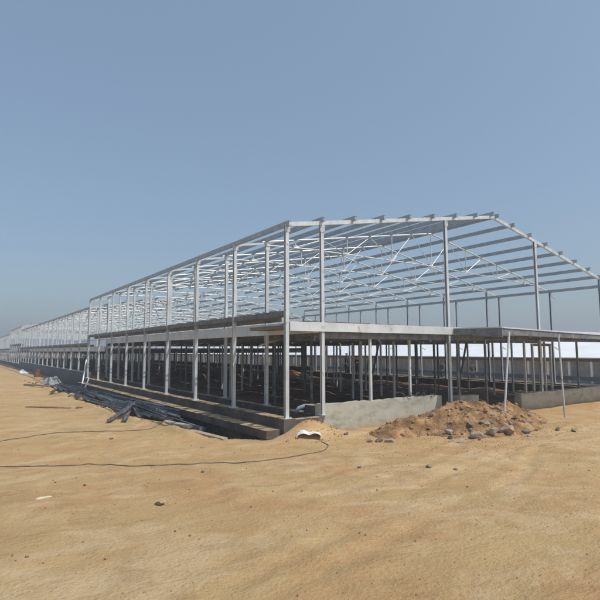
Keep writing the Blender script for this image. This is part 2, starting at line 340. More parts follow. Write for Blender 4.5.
for k in range(2600):
    if k < 1500: x, y = random.uniform(-9, 7), random.uniform(-8.5, -.5)
    else: x, y = random.gauss(4.2, 1.7), random.gauss(-2.4, .9)
    if y > -.1 and x > -1.2: continue
    s = random.uniform(.005, .013) * (1.4 if k >= 1500 else 1); z = top(x, y); a = random.uniform(0, 6.3)
    gm.add([(x + s * (p[0] * math.cos(a) - p[1] * math.sin(a)), y + s * (p[0] * math.sin(a) + p[1] * math.cos(a)), z + s * (p[2] + .2)) for p in base], [(3, 2, 1, 0), (0, 1, 4), (1, 2, 4), (2, 3, 4), (3, 0, 4)])
tag(gm.build('gravel', M['clod']), 'fine brown grit strewn over the sand', 'gravel', kind='stuff')

# ------------------------------------------------------------------ the steel sheds
BAY = 2.7465; INN = 1.0785; W = 16.9956; RX = W / 2
def roofline(x, ze, zr, zer): return ze + (zr - ze) * x / RX if x <= RX else zr + (zer - zr) * (x - RX) / (W - RX)
CP = [(-.03, -.065), (.03, -.065), (.03, -.038), (.02, -.038), (.02, -.052), (-.017, -.052), (-.017, .052), (.02, .052), (.02, .038), (.03, .038), (.03, .065), (-.03, .065)]
G1, G2 = 5.96, 11.03
def shed(label, y0, nb, dz, base, near=False, lines=5, dfas='fascia'):
    R = empty('steel_shed_frame', (0, y0, 0)); tag(R, label, 'building frame', 'steel frame sections of the long shed')
    ze, zr, zer = 4.74 + dz, 6.21 + dz, 4.45 + dz; L = nb * BAY; rl = lambda x: roofline(x, ze, zr, zer)
    zb = base; c = {}
    def column(x, z1, w, y, mt, name='column', z0=None):
        key = (round(z1, 3), w, mt, z0)
        if key not in c:
            h_ = w / 2; t_ = .006; l_ = .022
            m_ = MB().prof((0, 0, 0), (0, 0, z1 - (zb if z0 is None else z0)), [(h_, -h_), (h_, h_), (-h_, h_), (-h_, h_ - l_), (-h_ + t_, h_ - l_), (-h_ + t_, h_ - t_), (h_ - t_, h_ - t_), (h_ - t_, -h_ + t_), (-h_ + t_, -h_ + t_), (-h_ + t_, -h_ + l_), (-h_, -h_ + l_), (-h_, -h_)], up=(0, -1, 0)).box(-w, w, -w, w, 0, .015)
            H_ = z1 - (zb if z0 is None else z0); m_.box(-.075, .075, -h_ - .009, -h_ - .001, H_ - .20, H_ - .02)
            for bx in (-.055, .055):
                for bz_ in (.17, .06): m_.box(bx - .009, bx + .009, -h_ - .018, -h_ - .009, H_ - bz_ - .009, H_ - bz_ + .009)
                for by in (-.075, .075): m_.box(bx * 1.3 - .01, bx * 1.3 + .01, by - .01, by + .01, .015, .04)
            c[key] = m_.mesh(name, M[mt])
        return inst(name, c[key], R, (x, y, zb if z0 is None else z0))
    eps = 0 if near else .06
    for i in range(nb + 1):
        y = i * BAY + (eps if i == 0 else 0) - (0 if i < nb else .06)
        column(0, ze - .05, .092, y, 'steel')
        column(INN, rl(INN) - .12 if i else rl(INN) - .1, .088, y, 'steel')
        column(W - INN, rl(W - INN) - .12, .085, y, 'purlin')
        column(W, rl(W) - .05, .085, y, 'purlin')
        # short rafters from the outer to the inner posts
        for x0, x1 in ((0, INN), (W - INN, W)):
            if i or not near: inst('eave_rafter', MB().bar((x0, 0, rl(x0) - .09), (x1, 0, rl(x1) - .09), .05, .06).mesh('eave_rafter', M['steel_light']), R, (0, y, 0))
    # trusses: pitched top chord, level bottom chord, verticals and diagonals
    tm = None
    sp = W / 16
    zt = lambda x: rl(x) - .085
    zb_ = ze + .10
    top_ = MB().tube([(INN - .16, 0, zt(INN) + .02), (RX, 0, zt(RX))], .028, 6).tube([(RX, 0, zt(RX)), (W - INN + .16, 0, zt(W - INN) + .02)], .028, 6)
    for x in [INN + .0, W - INN]: top_.box(x - .07, x + .07, -.07, .07, zt(x) - .1, zt(x) - .085)
    zbr = zer + .16
    bz = lambda x: zb_ if x <= RX else zb_ + (zbr - zb_) * (x - RX) / (W - INN - RX)
    bot = MB().tube([(INN, 0, min(zb_, zt(INN) - .06)), (INN + 1.6, 0, zb_), (RX, 0, zb_)], .022, 6).tube([(RX, 0, zb_), (W - INN, 0, bz(W - INN))], .019, 6)
    web = MB()
    for k in range(2, 15, 2):
        x = sp * k
        if zt(x) - bz(x) > .15: web.tube([(x, .0, bz(x)), (x, .0, zt(x))], .018, 5)
        for x2 in (x - sp, x + sp):
            if INN <= x2 <= W - INN: web.tube([(x, .0, bz(x)), (x2, .0, zt(x2))], .014, 5)
        web.box(x - .09, x + .09, -.006, .006, bz(x) - .05, bz(x) + .07)
    me3 = [(n_, q.mesh(n_, M['steel_light'])) for n_, q in (('top_chord', top_), ('bottom_chord', bot), ('web', web))]
    for i in range(1 if near else 0, nb + (0 if near else 0)):
        t = bpy.data.objects.new('roof_truss', None); COL.objects.link(t); t.parent = R; t.location = (0, i * BAY + (.1 if i == 0 else 0), 0); t.empty_display_size = .2
        for n_, me_ in me3: inst(n_, me_, t)
    # purlins
    y_a, y_b = (-.16 if near else .03), L - .03
    for k in range(17):
        x = sp * k; z = rl(x) + .005
        if k == 0: z = ze - .07
        if k == 16: z = zer - .07
        if k == 8:
            MB().prof((x - .14, y_a, z + .02), (x - .14, y_b, z + .02), CP).build('purlin', M['purlin'], R); x += .14; z = rl(x) + .005
        MB().prof((x, y_a, z + .02), (x, y_b, z + .02), CP).build('purlin', M['purlin'], R)
    MB().box(W - INN - .04, W - INN + .04, .05, L - .05, rl(W - INN) - .44, rl(W - INN) - .34).build('eave_strip', M['purlin'], R)
    # gable frame
    if near:
        MB().bar((-.02, 0, rl(0) - .06), (RX, 0, rl(RX) - .045), .07, .105).build('gable_rafter', M['steel_light'], R)
        MB().bar((RX, .001, rl(RX) - .045), (W + .05, .001, rl(W + .05) - .06 if False else zer - .07), .07, .105).build('gable_rafter', M['steel'], R)
        for x in (G1, G2): column(x, rl(x) - .10, .09, 0, 'steel', z0=.0)
    else:
        MB().bar((0, .05, rl(0) - .06), (RX, .05, rl(RX) - .06), .07, .1).build('gable_rafter', M['steel_light'], R)
        MB().bar((RX, .05, rl(RX) - .06), (W, .05, rl(W) - .06), .07, .1).build('gable_rafter', M['steel'], R)
    # suspended deck
    d0, d1 = (2.12 + dz, 2.26 + dz)
    yf = 0 if near else .12
    gaps = [INN + .03, 3.0, 5.8, 8.5, 11.2, 14.0, W - INN]
    for a_, b_ in zip(gaps[:-1], gaps[1:]): MB().box(a_ + (.06 if a_ > 2 else 0), b_ - (.06 if b_ < 15 else 0), yf + .05, L - .04, d0, d1 - .02).build('deck_strip', M['deck'], R)
    if near:
        MB().box(.06, 16.0, -.075, -.05, 2.07, 2.30).box(.06, 16.0, -.05, .02, 2.275, 2.298).build('deck_fascia', M['fascia'], R)
        MB().box(.36, INN, .03, BAY * .9, 2.16, 2.25).build('landing_plate', M['deck'], R)
    MB().box(INN - .10, INN - .075, yf + .05, L - .04, d0 - .08, d1 + .09).build('deck_fascia', M[dfas], R)
    MB().box(W - INN + .01, W - INN + .03, yf + .05, L - .04, d0 - .08, d1).build('deck_fascia', M[dfas], R)
    MB().box(-.03, .075, (.055 if near else .1), L - .03, 2.43 + dz, 2.56 + dz).box(-.05, .12, (.055 if near else .1), L - .03, 2.415 + dz, 2.428 + dz).build('edge_beam', M['edge'], R)
    MB().box(.31, .35, (.75 if near else .1), L - .06, 2.33 + dz, 2.45 + dz).build('edge_beam', M['edgein'], R)
    jm = MB().box(INN, W - INN, -.045, .045, 1.90 + dz, 2.10 + dz).mesh('deck_beam', M['dark_steel'])
    for i in range(nb + 1): inst('deck_beam', jm, R, (0, min(i * BAY + .12, L - .1), 0))
    for k in range(6):
        x = INN + .6 + k * (W - 2 * INN - 1.2) / 5
        MB().box(x - .04, x + .04, .1, L - .1, 2.0 + dz, 2.118 + dz).build('deck_joist', M['dark_steel'], R)
    pm = MB().box(-.03, .03, -.03, .03, 0, 1.90 + dz + .4).mesh('deck_prop', M['dark_steel'])
    pl = MB().box(-.032, .032, -.032, .032, 0, 1.90 + dz + .4).mesh('deck_prop', M['steel'])
    for i in range(nb + 1):
        for k in range(lines):
            x = INN + (W - 2 * INN) * (k + 1) / (lines + 1) + .13 * ((i * 7 + k * 3) % 3 - 1)
            y = min(i * BAY + .3 * ((i + k) % 2) + (.12 if i == 0 else 0), L - .1)
            inst('deck_prop', pl if (i * 3 + k * 5) % 4 < 2 else pm, R, (x, y, -.4))
    # sloping arms by the posts
    am = MB().tube([(.55, 0, 1.95 + dz), (-.2, 0, 1.73 + dz)], .028, 6).mesh('bracket_arm', M['steel_light'])
    ar = MB().tube([(.06, 0, 4.2 + dz), (.42, 0, 4.08 + dz)], .022, 6).mesh('bracket_arm', M['steel_light'])
    ar2 = MB().tube([(.06, 0, 1.75 + dz), (.42, 0, 1.62 + dz)], .022, 6).mesh('bracket_arm', M['steel_light'])
    for i in range(1, min(nb, 20)):
        inst('bracket_arm', am, R, (INN, i * BAY + .1, 0))
        if near: inst('bracket_arm', ar, R, (W, i * BAY, 0)); inst('bracket_arm', ar2, R, (W, i * BAY, 0))
    # footings
    if base >= 0 and base < .1:
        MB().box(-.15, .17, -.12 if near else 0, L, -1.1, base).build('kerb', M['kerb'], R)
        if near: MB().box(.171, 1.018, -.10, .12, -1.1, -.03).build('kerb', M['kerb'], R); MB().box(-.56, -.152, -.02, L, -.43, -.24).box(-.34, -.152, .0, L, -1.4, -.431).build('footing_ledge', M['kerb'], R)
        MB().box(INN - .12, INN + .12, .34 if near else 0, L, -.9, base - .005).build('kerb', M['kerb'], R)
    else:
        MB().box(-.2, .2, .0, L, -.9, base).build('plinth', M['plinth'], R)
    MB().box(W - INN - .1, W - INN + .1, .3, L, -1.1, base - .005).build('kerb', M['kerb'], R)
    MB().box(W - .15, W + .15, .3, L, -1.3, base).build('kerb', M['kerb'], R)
    return R
nA, nB, nC, nD = 8, 14, 6, 14
yB = nA * BAY + .02; yC = yB + nB * BAY + .02; yD = yC + nC * BAY + .02
shedA = shed('nearest section of the steel frame, with the open gable end, ridge and leaning sheet platform', 0, nA, 0, 0, True, 7)
shed('second section of the frame, stepped lower, standing on a dark plinth wall', yB, nB, -.47, .33, False, 6)
shed('short taller section of the frame far left, behind the lower second section', yC, nC, .02, .05, False, 3)
shed('farthest section of the frame at the left edge of the photo', yD, nD, -.5, .05, False, 2)

# gable low walls, one ends left of the dirt heap, one starts right of it
def wall(name, x0, x1, y0, y1, z0, z1, label):
    b = bmesh.new(); n_ = max(4, int((x1 - x0) / .12)); ms = MB(); r = random.Random(5)
    P = []
    for i in range(n_ + 1):
        x = x0 + (x1 - x0) * i / n_; j = r.uniform(-.016, .010); k = r.uniform(-.006, .006)
        P += [(x, y0 + k, z0), (x, y0 + k, z1 + j), (x, y1, z1 + j + r.uniform(-.006, .006)), (x, y1, z0)]
    Fs = [(0, 1, 2, 3), (4 * n_ + 3, 4 * n_ + 2, 4 * n_ + 1, 4 * n_)]
    for i in range(n_):
        a = 4 * i
        for e0, e1 in ((0, 1), (1, 2), (2, 3), (3, 0)): Fs.append((a + e0, a + 4 + e0, a + 4 + e1, a + e1))
    ms.add(P, Fs); o_ = ms.build(name, M['concrete']); tag(o_, label, 'low wall'); b.free(); return o_
wall('concrete_wall', 1.02, 5.55, 0.0, .24, -1.2, .25, 'low grey concrete wall at the gable end, left of the dirt heap')
wall('concrete_wall', 9.62, 19.2, -.06, .2, -1.4, .09, 'low grey concrete wall at the gable end, right of the dirt heap, under the platform')
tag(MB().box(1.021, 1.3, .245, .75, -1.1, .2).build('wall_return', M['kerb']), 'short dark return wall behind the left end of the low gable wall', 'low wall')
bb = MB().box(-.5, .5, -.14, .14, 0, .3).build('concrete_block', M['concrete']); bb.location = (6.75, .05, -.12); bb.rotation_euler = (0, .02, .06)
tag(bb, 'concrete block standing in the gap behind the dirt heap crest', 'concrete block')
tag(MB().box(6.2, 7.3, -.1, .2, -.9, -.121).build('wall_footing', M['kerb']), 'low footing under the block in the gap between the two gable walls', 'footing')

# protruding platform of sheets
P = empty('sheet_platform', (6.1, -1.75, 0)); tag(P, 'metal sheet platform jutting out from the gable deck on two leaning tubes', 'platform')
pf = MB()
L_, D_ = 13.0, 1.66
za, zc = 2.245, 2.10
pf.add([(0, 0, za - .035), (L_, 0, zc - .035 - .12), (L_, D_, zc + .0 - .12), (0, D_, za), (0, 0, za), (L_, 0, zc - .12), (L_, D_, zc + .035 - .12), (0, D_, za + .03)],
       [(0, 3, 2, 1), (4, 5, 6, 7), (0, 1, 5, 4), (1, 2, 6, 5), (2, 3, 7, 6), (3, 0, 4, 7)]).build('top_sheet', M['fascia'], P)
MB().add([(.02, .02, za - .30), (.05, .02, za - .30), (.05, D_, za - .16), (.02, D_, za - .16), (.02, .02, za - .04), (.05, .02, za - .04), (.05, D_, za - .01), (.02, D_, za - .01)],
       [(0, 3, 2, 1), (4, 5, 6, 7), (0, 1, 5, 4), (1, 2, 6, 5), (2, 3, 7, 6), (3, 0, 4, 7)]).build('side_panel', M['dark_steel'], P)
MB().add([(.06, .03, za - .22), (L_, .03, zc - .2 - .06), (L_, .07, zc - .2 - .06), (.06, .07, za - .22), (.06, .03, za - .04), (L_, .03, zc - .04 - .12), (L_, .07, zc - .04 - .12), (.06, .07, za - .04)],
       [(0, 3, 2, 1), (4, 5, 6, 7), (0, 1, 5, 4), (1, 2, 6, 5), (2, 3, 7, 6), (3, 0, 4, 7)]).build('front_beam', M['dark_steel'], P)
for x in (1.5, 4.0, 6.5, 9.0): MB().box(x, x + .06, .08, D_, 1.94, 2.03 - x * .004).build('cross_beam', M['dark_steel'], P)
def prop(a, b_, r, mt, label, name='leaning_prop', cat='prop', group=None):
    a = Vector(a); o_ = MB().tube([(0, 0, 0), Vector(b_) - a], r, 8).build(name, M[mt]); o_.location = a; tag(o_, label, cat, group); return o_
prop((5.72, -1.95, top(5.72, -1.95) - .05), (6.32, -1.82, 2.11), .031, 'steel', 'pale tube leaning under the near corner of the sheet platform, foot in the dirt heap')
prop((9.0, -1.85, gz(9.0, -1.85) - .05), (8.95, -1.82, 2.06), .029, 'steel', 'pale tube propping the platform front in front of the right low wall')
# white framed doorway behind the gable column
D = empty('door_frame', (11.15, .35, -.1)); tag(D, 'light steel door frame standing just inside the right gable column', 'door frame')
for x in (0, 1.25): MB().box(x, x + .07, 0, .07, -.3, 1.93).build('post', M['steel_light'], D)
MB().box(.07, 1.25, 0, .07, 1.83, 1.93).build('head_rail', M['dark_steel'], D)
# temporary shores under the deck
for a, c_, lb in (((12.2, 10.9), .45, 'dark slanting shore under the deck, left one of the crossing pair'), ((11.3, 9.5), .55, 'dark slanting shore under the deck, right one of the crossing pair'),
                  ((13.2, 5.4), .5, 'dark slanting shore under the deck beyond the dirt heap crest')):
    prop((a[0], a[1], -.5), (a[0] + c_ * .82, a[1] - c_ * .57, 1.93), .05, 'dark_steel', lb)

# ------------------------------------------------------------------ neighbouring shed with white roof
N_ = empty('white_roofed_shed', (25.5, -20, 0)); tag(N_, 'long low shed with a bright white roof seen through the frame', 'shed')
LN = 175
def quad(x0, z0, x1, z1, t=.05): return MB().add([(x0, -8, z0), (x1, -8, z1), (x1, LN, z1), (x0, LN, z0), (x0, -8, z0 + t), (x1, -8, z1 + t), (x1, LN, z1 + t), (x0, LN, z0 + t)],
       [(0, 3, 2, 1), (4, 5, 6, 7), (0, 1, 5, 4), (1, 2, 6, 5), (2, 3, 7, 6), (3, 0, 4, 7)])
quad(-.5, 1.06, 4.6, 2.22).build('roof', M['roofwhite'], N_)
quad(4.61, 2.215, 9.8, 1.06).build('roof', M['roofwhite'], N_)
MB().box(-.35, -.15, -7.9, LN, .86, 1.05).build('eave_strip', M['shed_dark'], N_)  # dark strip modelled in place of the shadow under the eave
MB().box(.4, .55, -7.9, LN, -1.2, 1.2).build('wall', M['shed_pale'], N_)
MB().box(-.42, .4, -7.9, LN, -1.2, -.45).build('base_wall', M['shed_wall'], N_)
MB().box(-.45, -.32, -7.9, LN, -.3, -.06).build('rail', M['shed_dark'], N_)
cm = MB().box(-.06, .06, -.06, .06, -.45, .86).mesh('column', M['white'])
for k in range(99): inst('column', cm, N_, (-.25 - .0, -7.5 + 1.35 * k, 0))

# ------------------------------------------------------------------ steel on the ground beside the trench
chan = [(-.06, -.03), (.06, -.03), (.06, .03), (.05, .03), (.05, -.018), (-.05, -.018), (-.05, .03), (-.06, .03)]
cms = {}
for k in range(46):
    yc = random.uniform(5.2, 20.5); Lc = random.choice((2.4, 3.5, 5.0, 6.0)); a = random.gauss(0, .10)
    x = random.uniform(-2.1, -.75) if yc > 7 else random.uniform(-1.9, -1.0)
    x -= .35 * math.sin(abs(a)) ; z = -.42 + random.uniform(0, .13)
    key = Lc
    if key not in cms: cms[key] = MB().prof((0, -Lc / 2, 0), (0, Lc / 2, 0), chan).mesh('steel_channel', M['bluegrey'])
    o_ = bpy.data.objects.new('steel_channel', cms[key]); COL.objects.link(o_); o_.location = (x, yc, z); o_.rotation_euler = (random.uniform(-.02, .02), random.uniform(-.9, .9), a)
    tag(o_, 'blue-grey steel channel in the loose pile beside the trench', 'steel channel', 'steel channels piled along the trench')
for k, (da, lx) in enumerate(((-.42, 2.3), (-.26, 2.5), (-.12, 2.2), (.03, 2.6), (.16, 2.1), (.3, 2.4), (-.34, 1.9), (.09, 1.8))):
    o_ = MB().prof((0, 0, 0), (0, -lx, -.16 + .012 * k), chan).build('steel_channel', M['bluegrey']); o_.location = (-1.62 + .05 * (k % 4), 7.1 + .12 * (k % 3), -.24 + .018 * k)
    o_.rotation_euler = (0, .2 * (k % 3 - 1), da * 1.3)
    tag(o_, 'short steel channel in the splayed bundle at the near end of the pile', 'steel channel', 'splayed bundle of short channels')
for x, y, Lb, z, lb in ((-1.05, 3.3, 5.2, -.62, 'long blue-grey beam lying in the trench near the corner post'), (-.86, 5.6, 5.0, -.52, 'blue-grey beam in the trench behind the longer beam'),
                        (-1.25, 6.3, 4.0, -.48, 'blue-grey beam bridging the trench beside the splayed bundle')):
    o_ = MB().box(-.09, .09, -Lb / 2, Lb / 2, -.05, .05).build('steel_beam', M['bluegrey']); o_.location = (x, y, z); o_.rotation_euler = (.02, .2, .04); tag(o_, lb, 'beam')
for x, y, Lb, rz, lb in ((-1.34, 1.5, 1.7, .10, 'pale concrete strip on the trench lip, nearest the corner'), (-1.52, 3.05, 1.3, .18, 'pale broken strip on the trench lip behind the nearest one'),):
    o_ = MB().box(-.06, .06, -Lb / 2, Lb / 2, -.03, .04).build('concrete_strip', M['concrete']); o_.location = (x, y, gz(x - .08, y) + .04); o_.rotation_euler = (0, -.15, rz); tag(o_, lb, 'concrete strip')
def cloth(name, sx, sy, h, loc, rz, m, label, cat, seed=1, n_=16):
    ms = MB(); r = random.Random(seed); P = []
    for j in range(n_ + 1):
        for i in range(n_ + 1):
            u, v = i / n_ - .5, j / n_ - .5
            e = max(0, 1 - (2 * abs(u)) ** 3) * max(0, 1 - (2 * abs(v)) ** 3)
            z = h * e * (.75 + 1.1 * float(fbm(np.array([u * 5 + seed]), np.array([v * 5]), 1.1, 3, seed)[0]))
            P.append((u * sx * (1 + .1 * math.sin(9 * v + seed)), v * sy * (1 + .12 * math.sin(7 * u)), max(z, .0)))
    ms.add(P, [(j * (n_ + 1) + i, j * (n_ + 1) + i + 1, (j + 1) * (n_ + 1) + i + 1, (j + 1) * (n_ + 1) + i) for j in range(n_) for i in range(n_)])
    o_ = ms.build(name, m, smooth=True); o_.location = loc; o_.rotation_euler = (0, 0, rz); tag(o_, label, cat)
    mo = o_.modifiers.new('t', 'SOLIDIFY'); mo.thickness = .015; return o_
cloth('tarpaulin', 1.2, 4.0, .5, (-1.5, 25.2, -.5), -.08, M['tarp'], 'crumpled grey tarpaulin heaped on the sand before the dark plinth', 'tarpaulin', 3)
cloth('sheet_cover', .8, 2.6, .26, (-1.3, 44.0, -.45), 0, M['white'], 'small white sheet on the sand far left', 'sheet', 5)
cloth('plastic_bag', .2, .07, .015, (-5.5, -2.86, gz(-5.5, -2.86)), .3, M['card'], 'flattened pale scrap half buried at bottom left', 'scrap', 8, 8)
# arched white sheet on the sand in front of the corner post
A = MB(); n_ = 14; P = []
for j in range(2):
    for i in range(n_ + 1):
        t = math.pi * i / n_; rr = .29
        for q in (1, .93): P.append((rr * q * math.cos(t), j * .3 - .15, .105 * q * math.sin(t) * (1 + .3 * math.sin(3 * t + j) + .12 * math.sin(7 * t)) + .01 * j))
Fs = []
for i in range(n_):
    a0, a1, b0, b1 = 2 * i, 2 * i + 1, 2 * i + 2, 2 * i + 3; o2 = 2 * (n_ + 1)
    Fs += [(a0, b0, b0 + o2, a0 + o2), (a1, a1 + o2, b1 + o2, b1), (a0, a1, b1, b0), (a0 + o2, b0 + o2, b1 + o2, a1 + o2)]
Fs += [(0, 2 * (n_ + 1), 2 * (n_ + 1) + 1, 1), (2 * n_, 2 * n_ + 1, 2 * n_ + 1 + 2 * (n_ + 1), 2 * n_ + 2 * (n_ + 1))]
A.add(P, Fs); o_ = A.build('bent_sheet', M['white'], smooth=False); o_.location = (.2, -.62, gz(.2, -.62) + .0); o_.rotation_euler = (0, 0, -.55)
tag(o_, 'white sheet bent into an arch on sand in front of the corner post', 'bent sheet')
o_ = MB().tube([(-.2, 0, -.06), (-.1, 0, .05), (.05, 0, .1), (.3, 0, .09)], .055, 8).build('bent_pipe', M['blueplastic'], smooth=True); o_.location = (1.0, .75, .06); o_.rotation_euler = (0, 0, -.5)
tag(o_, 'pale blue bent pipe end by the second gable post', 'pipe')
o_ = MB().box(-.25, .25, -.18, .18, 0, .42).box(-.27, .27, -.2, .2, .42, .46).build('cardboard_box', M['card']); o_.location = (12.0, 16.4, -.35); tag(o_, 'pale yellow box on the floor deep inside the shed', 'box')
# brown drum far left
R_ = MB()
for z0, z1, r_ in ((0, .06, .31), (.06, .32, .29), (.32, .36, .305), (.36, .62, .29), (.62, .66, .305), (.66, .92, .29), (.92, .96, .31)): R_.tube([(0, 0, z0 * .7), (0, 0, z1 * .7)], r_ * .72, 20)
o_ = R_.build('steel_drum', M['brown']); o_.location = (-1.25, 34.2, -.5); tag(o_, 'brown rusty drum standing beyond the tarpaulin at far left', 'drum')
# sticks and boards
for a, b2, r_, lb in (((-4.35, 10.6), (-3.05, 9.4), .035, 'long dark stick lying alone on open sand at left'), ((-2.93, 9.2), (-2.75, 9.05), .04, 'short stub of wood just right of the long stick'),
                      ((-3.1, 24.0), (-2.3, 20.0), .06, 'dark pole lying on sand before the tarpaulin'), ((-2.2, 19.0), (-1.6, 15.6), .06, 'brown pole in the debris right of the tarpaulin'),
                      ((-2.6, 16.5), (-1.9, 14.2), .05, 'brown pole at the sand side of the debris')):
    z1, z2 = gz(*a) + r_ * .8, gz(*b2) + r_ * .8
    o_ = MB().tube([(0, 0, 0), (.5 * (b2[0] - a[0]), .5 * (b2[1] - a[1]), .5 * (z2 - z1) + .01), (b2[0] - a[0], b2[1] - a[1], z2 - z1)], [r_, r_ * .9, r_ * .7], 7).build('wooden_stick', M['timber']); o_.location = (*a, z1); tag(o_, lb, 'stick')
for k in range(26):
    y = random.uniform(12, 30); x = random.uniform(-2.6, -1.3)
    put_rock(random.choice(clods + rocks), x, y, random.uniform(.06, .16), 'lump of earth or rubble among the debris at left', 'rubble lumps by the debris', 'rubble_lump', 'rubble')
for k in range(9):
    x, y = -2.15 + random.uniform(-.35, .3), 8.3 + random.uniform(-1.2, 1.2)
    put_rock(random.choice(rocks), x, y, random.uniform(.04, .09), 'pale pinkish rubble lump by the steel pile', 'pale rubble by the steel pile', 'rubble_lump', 'rubble')
# pale leaning boards at the section joint
prop((-.55, 20.6, -.4), (-.2, 21.4, 1.1), .045, 'steel', 'pale short post leaning where the two frame sections meet', 'leaning_post', 'post')
prop((-.9, 18.2, -.45), (-.6, 18.6, .15), .04, 'steel', 'thin pale stake sticking out of the steel pile', 'stake', 'stake')
# piles on the deck
for k, (x, y, Lx, lb) in enumerate(((1.9, .9, 2.2, 'rusty sheets stacked on the deck by the left gable posts'), (4.6, .75, 2.4, 'row of short brown slats along the deck edge, left of the tall gable column'))):
    q = empty('slat_stack', (x, y, 2.245)); tag(q, lb, 'slat stack')
    if k == 0:
        for j in range(5):
            s_ = MB().box(-Lx / 2, Lx / 2, -.5, .5, 0, .02).build('sheet', M['rust'], q); s_.location = (random.uniform(-.1, .1), random.uniform(-.08, .08), .022 * j); s_.rotation_euler = (0, 0, random.uniform(-.08, .08))
    else:
        for j in range(26):
            s_ = MB().box(-.05, .05, -.5, .5, 0, random.uniform(.05, .10)).build('slat', M['timber'], q); s_.location = (-1.9 + .16 * j, random.uniform(-.05, .05), 0); s_.rotation_euler = (0, 0, random.uniform(-.15, .15))
# twig weeds on the wall top by the heap
w = empty('weed', (4.65, .1, .24)); tag(w, 'small dark leafy weed hanging over the low wall beside the heap', 'weed')
sm_ = MB(); lf = MB(); r = random.Random(3)
for k in range(9):
    x0 = -.6 + .14 * k; tip = Vector((x0 + r.uniform(-.12, .12), r.uniform(-.25, .05), r.uniform(.02, .2)))
    sm_.tube([(x0, 0, 0), Vector((x0, 0, .0)) * .5 + tip * .5 + Vector((0, 0, .04)), tip], .006, 4)
    for j in range(16):
        c0 = Vector((x0, 0, 0)).lerp(tip, r.uniform(.2, 1)) + Vector((r.gauss(0, .03), r.gauss(0, .03), r.gauss(0, .03))); d_ = Vector((r.gauss(0, 1), r.gauss(0, 1), r.gauss(0, .6))).normalized() * .045; e_ = d_.cross(Vector((r.gauss(0, 1), r.gauss(0, 1), 1))).normalized() * .014
        lf.add([c0, c0 + d_ * .5 + e_, c0 + d_, c0 + d_ * .5 - e_], [(0, 1, 2, 3)])
sm_.build('stem', M['timber'], w); lf.build('leaves', M['leaf'], w)

# cables on the sand
def cable(pts, r_, label):
    P = []
    for i in range(len(pts) - 1):
        for t in np.linspace(0, 1, 14, endpoint=False):
            p0 = pts[max(i - 1, 0)]; p1 = pts[i]; p2 = pts[i + 1]; p3 = pts[min(i + 2, len(pts) - 1)]
            q = [.5 * (2 * p1[a] + (p2[a] - p0[a]) * t + (2 * p0[a] - 5 * p1[a] + 4 * p2[a] - p3[a]) * t * t + (3 * p1[a] - p0[a] - 3 * p2[a] + p3[a]) * t ** 3) for a in (0, 1)]
            q[0] += .02 * math.sin(3 * q[0] + q[1] * 5); q[1] += .02 * math.sin(7 * q[0])
            P.append((q[0], q[1], gz(*q) + r_ * .7))
    tag(MB().tube(P, r_, 6).build('cable', M['cable'], smooth=True), label, 'cable')
cable([(-8.5, 2.6), (-5.57, 3.32), (-4.71, 3.74), (-3.95, 3.6), (-2.99, 3.2), (-2.3, 3.15), (-1.7, 3.6)], .010, 'dark cable on the sand running from the left edge to the trench')
cable([(-8, 1.6), (-5.76, .34), (-5.11, -.18), (-4.43, -.45), (-3.6, -1.2), (-2.81, -1.53), (-1.88, -2.05), (-.87, -2.02), (-.31, -1.82), (.19, -1.38), (.3, -.95)], .010, 'dark cable crossing the foreground sand and curling up before the wall corner')

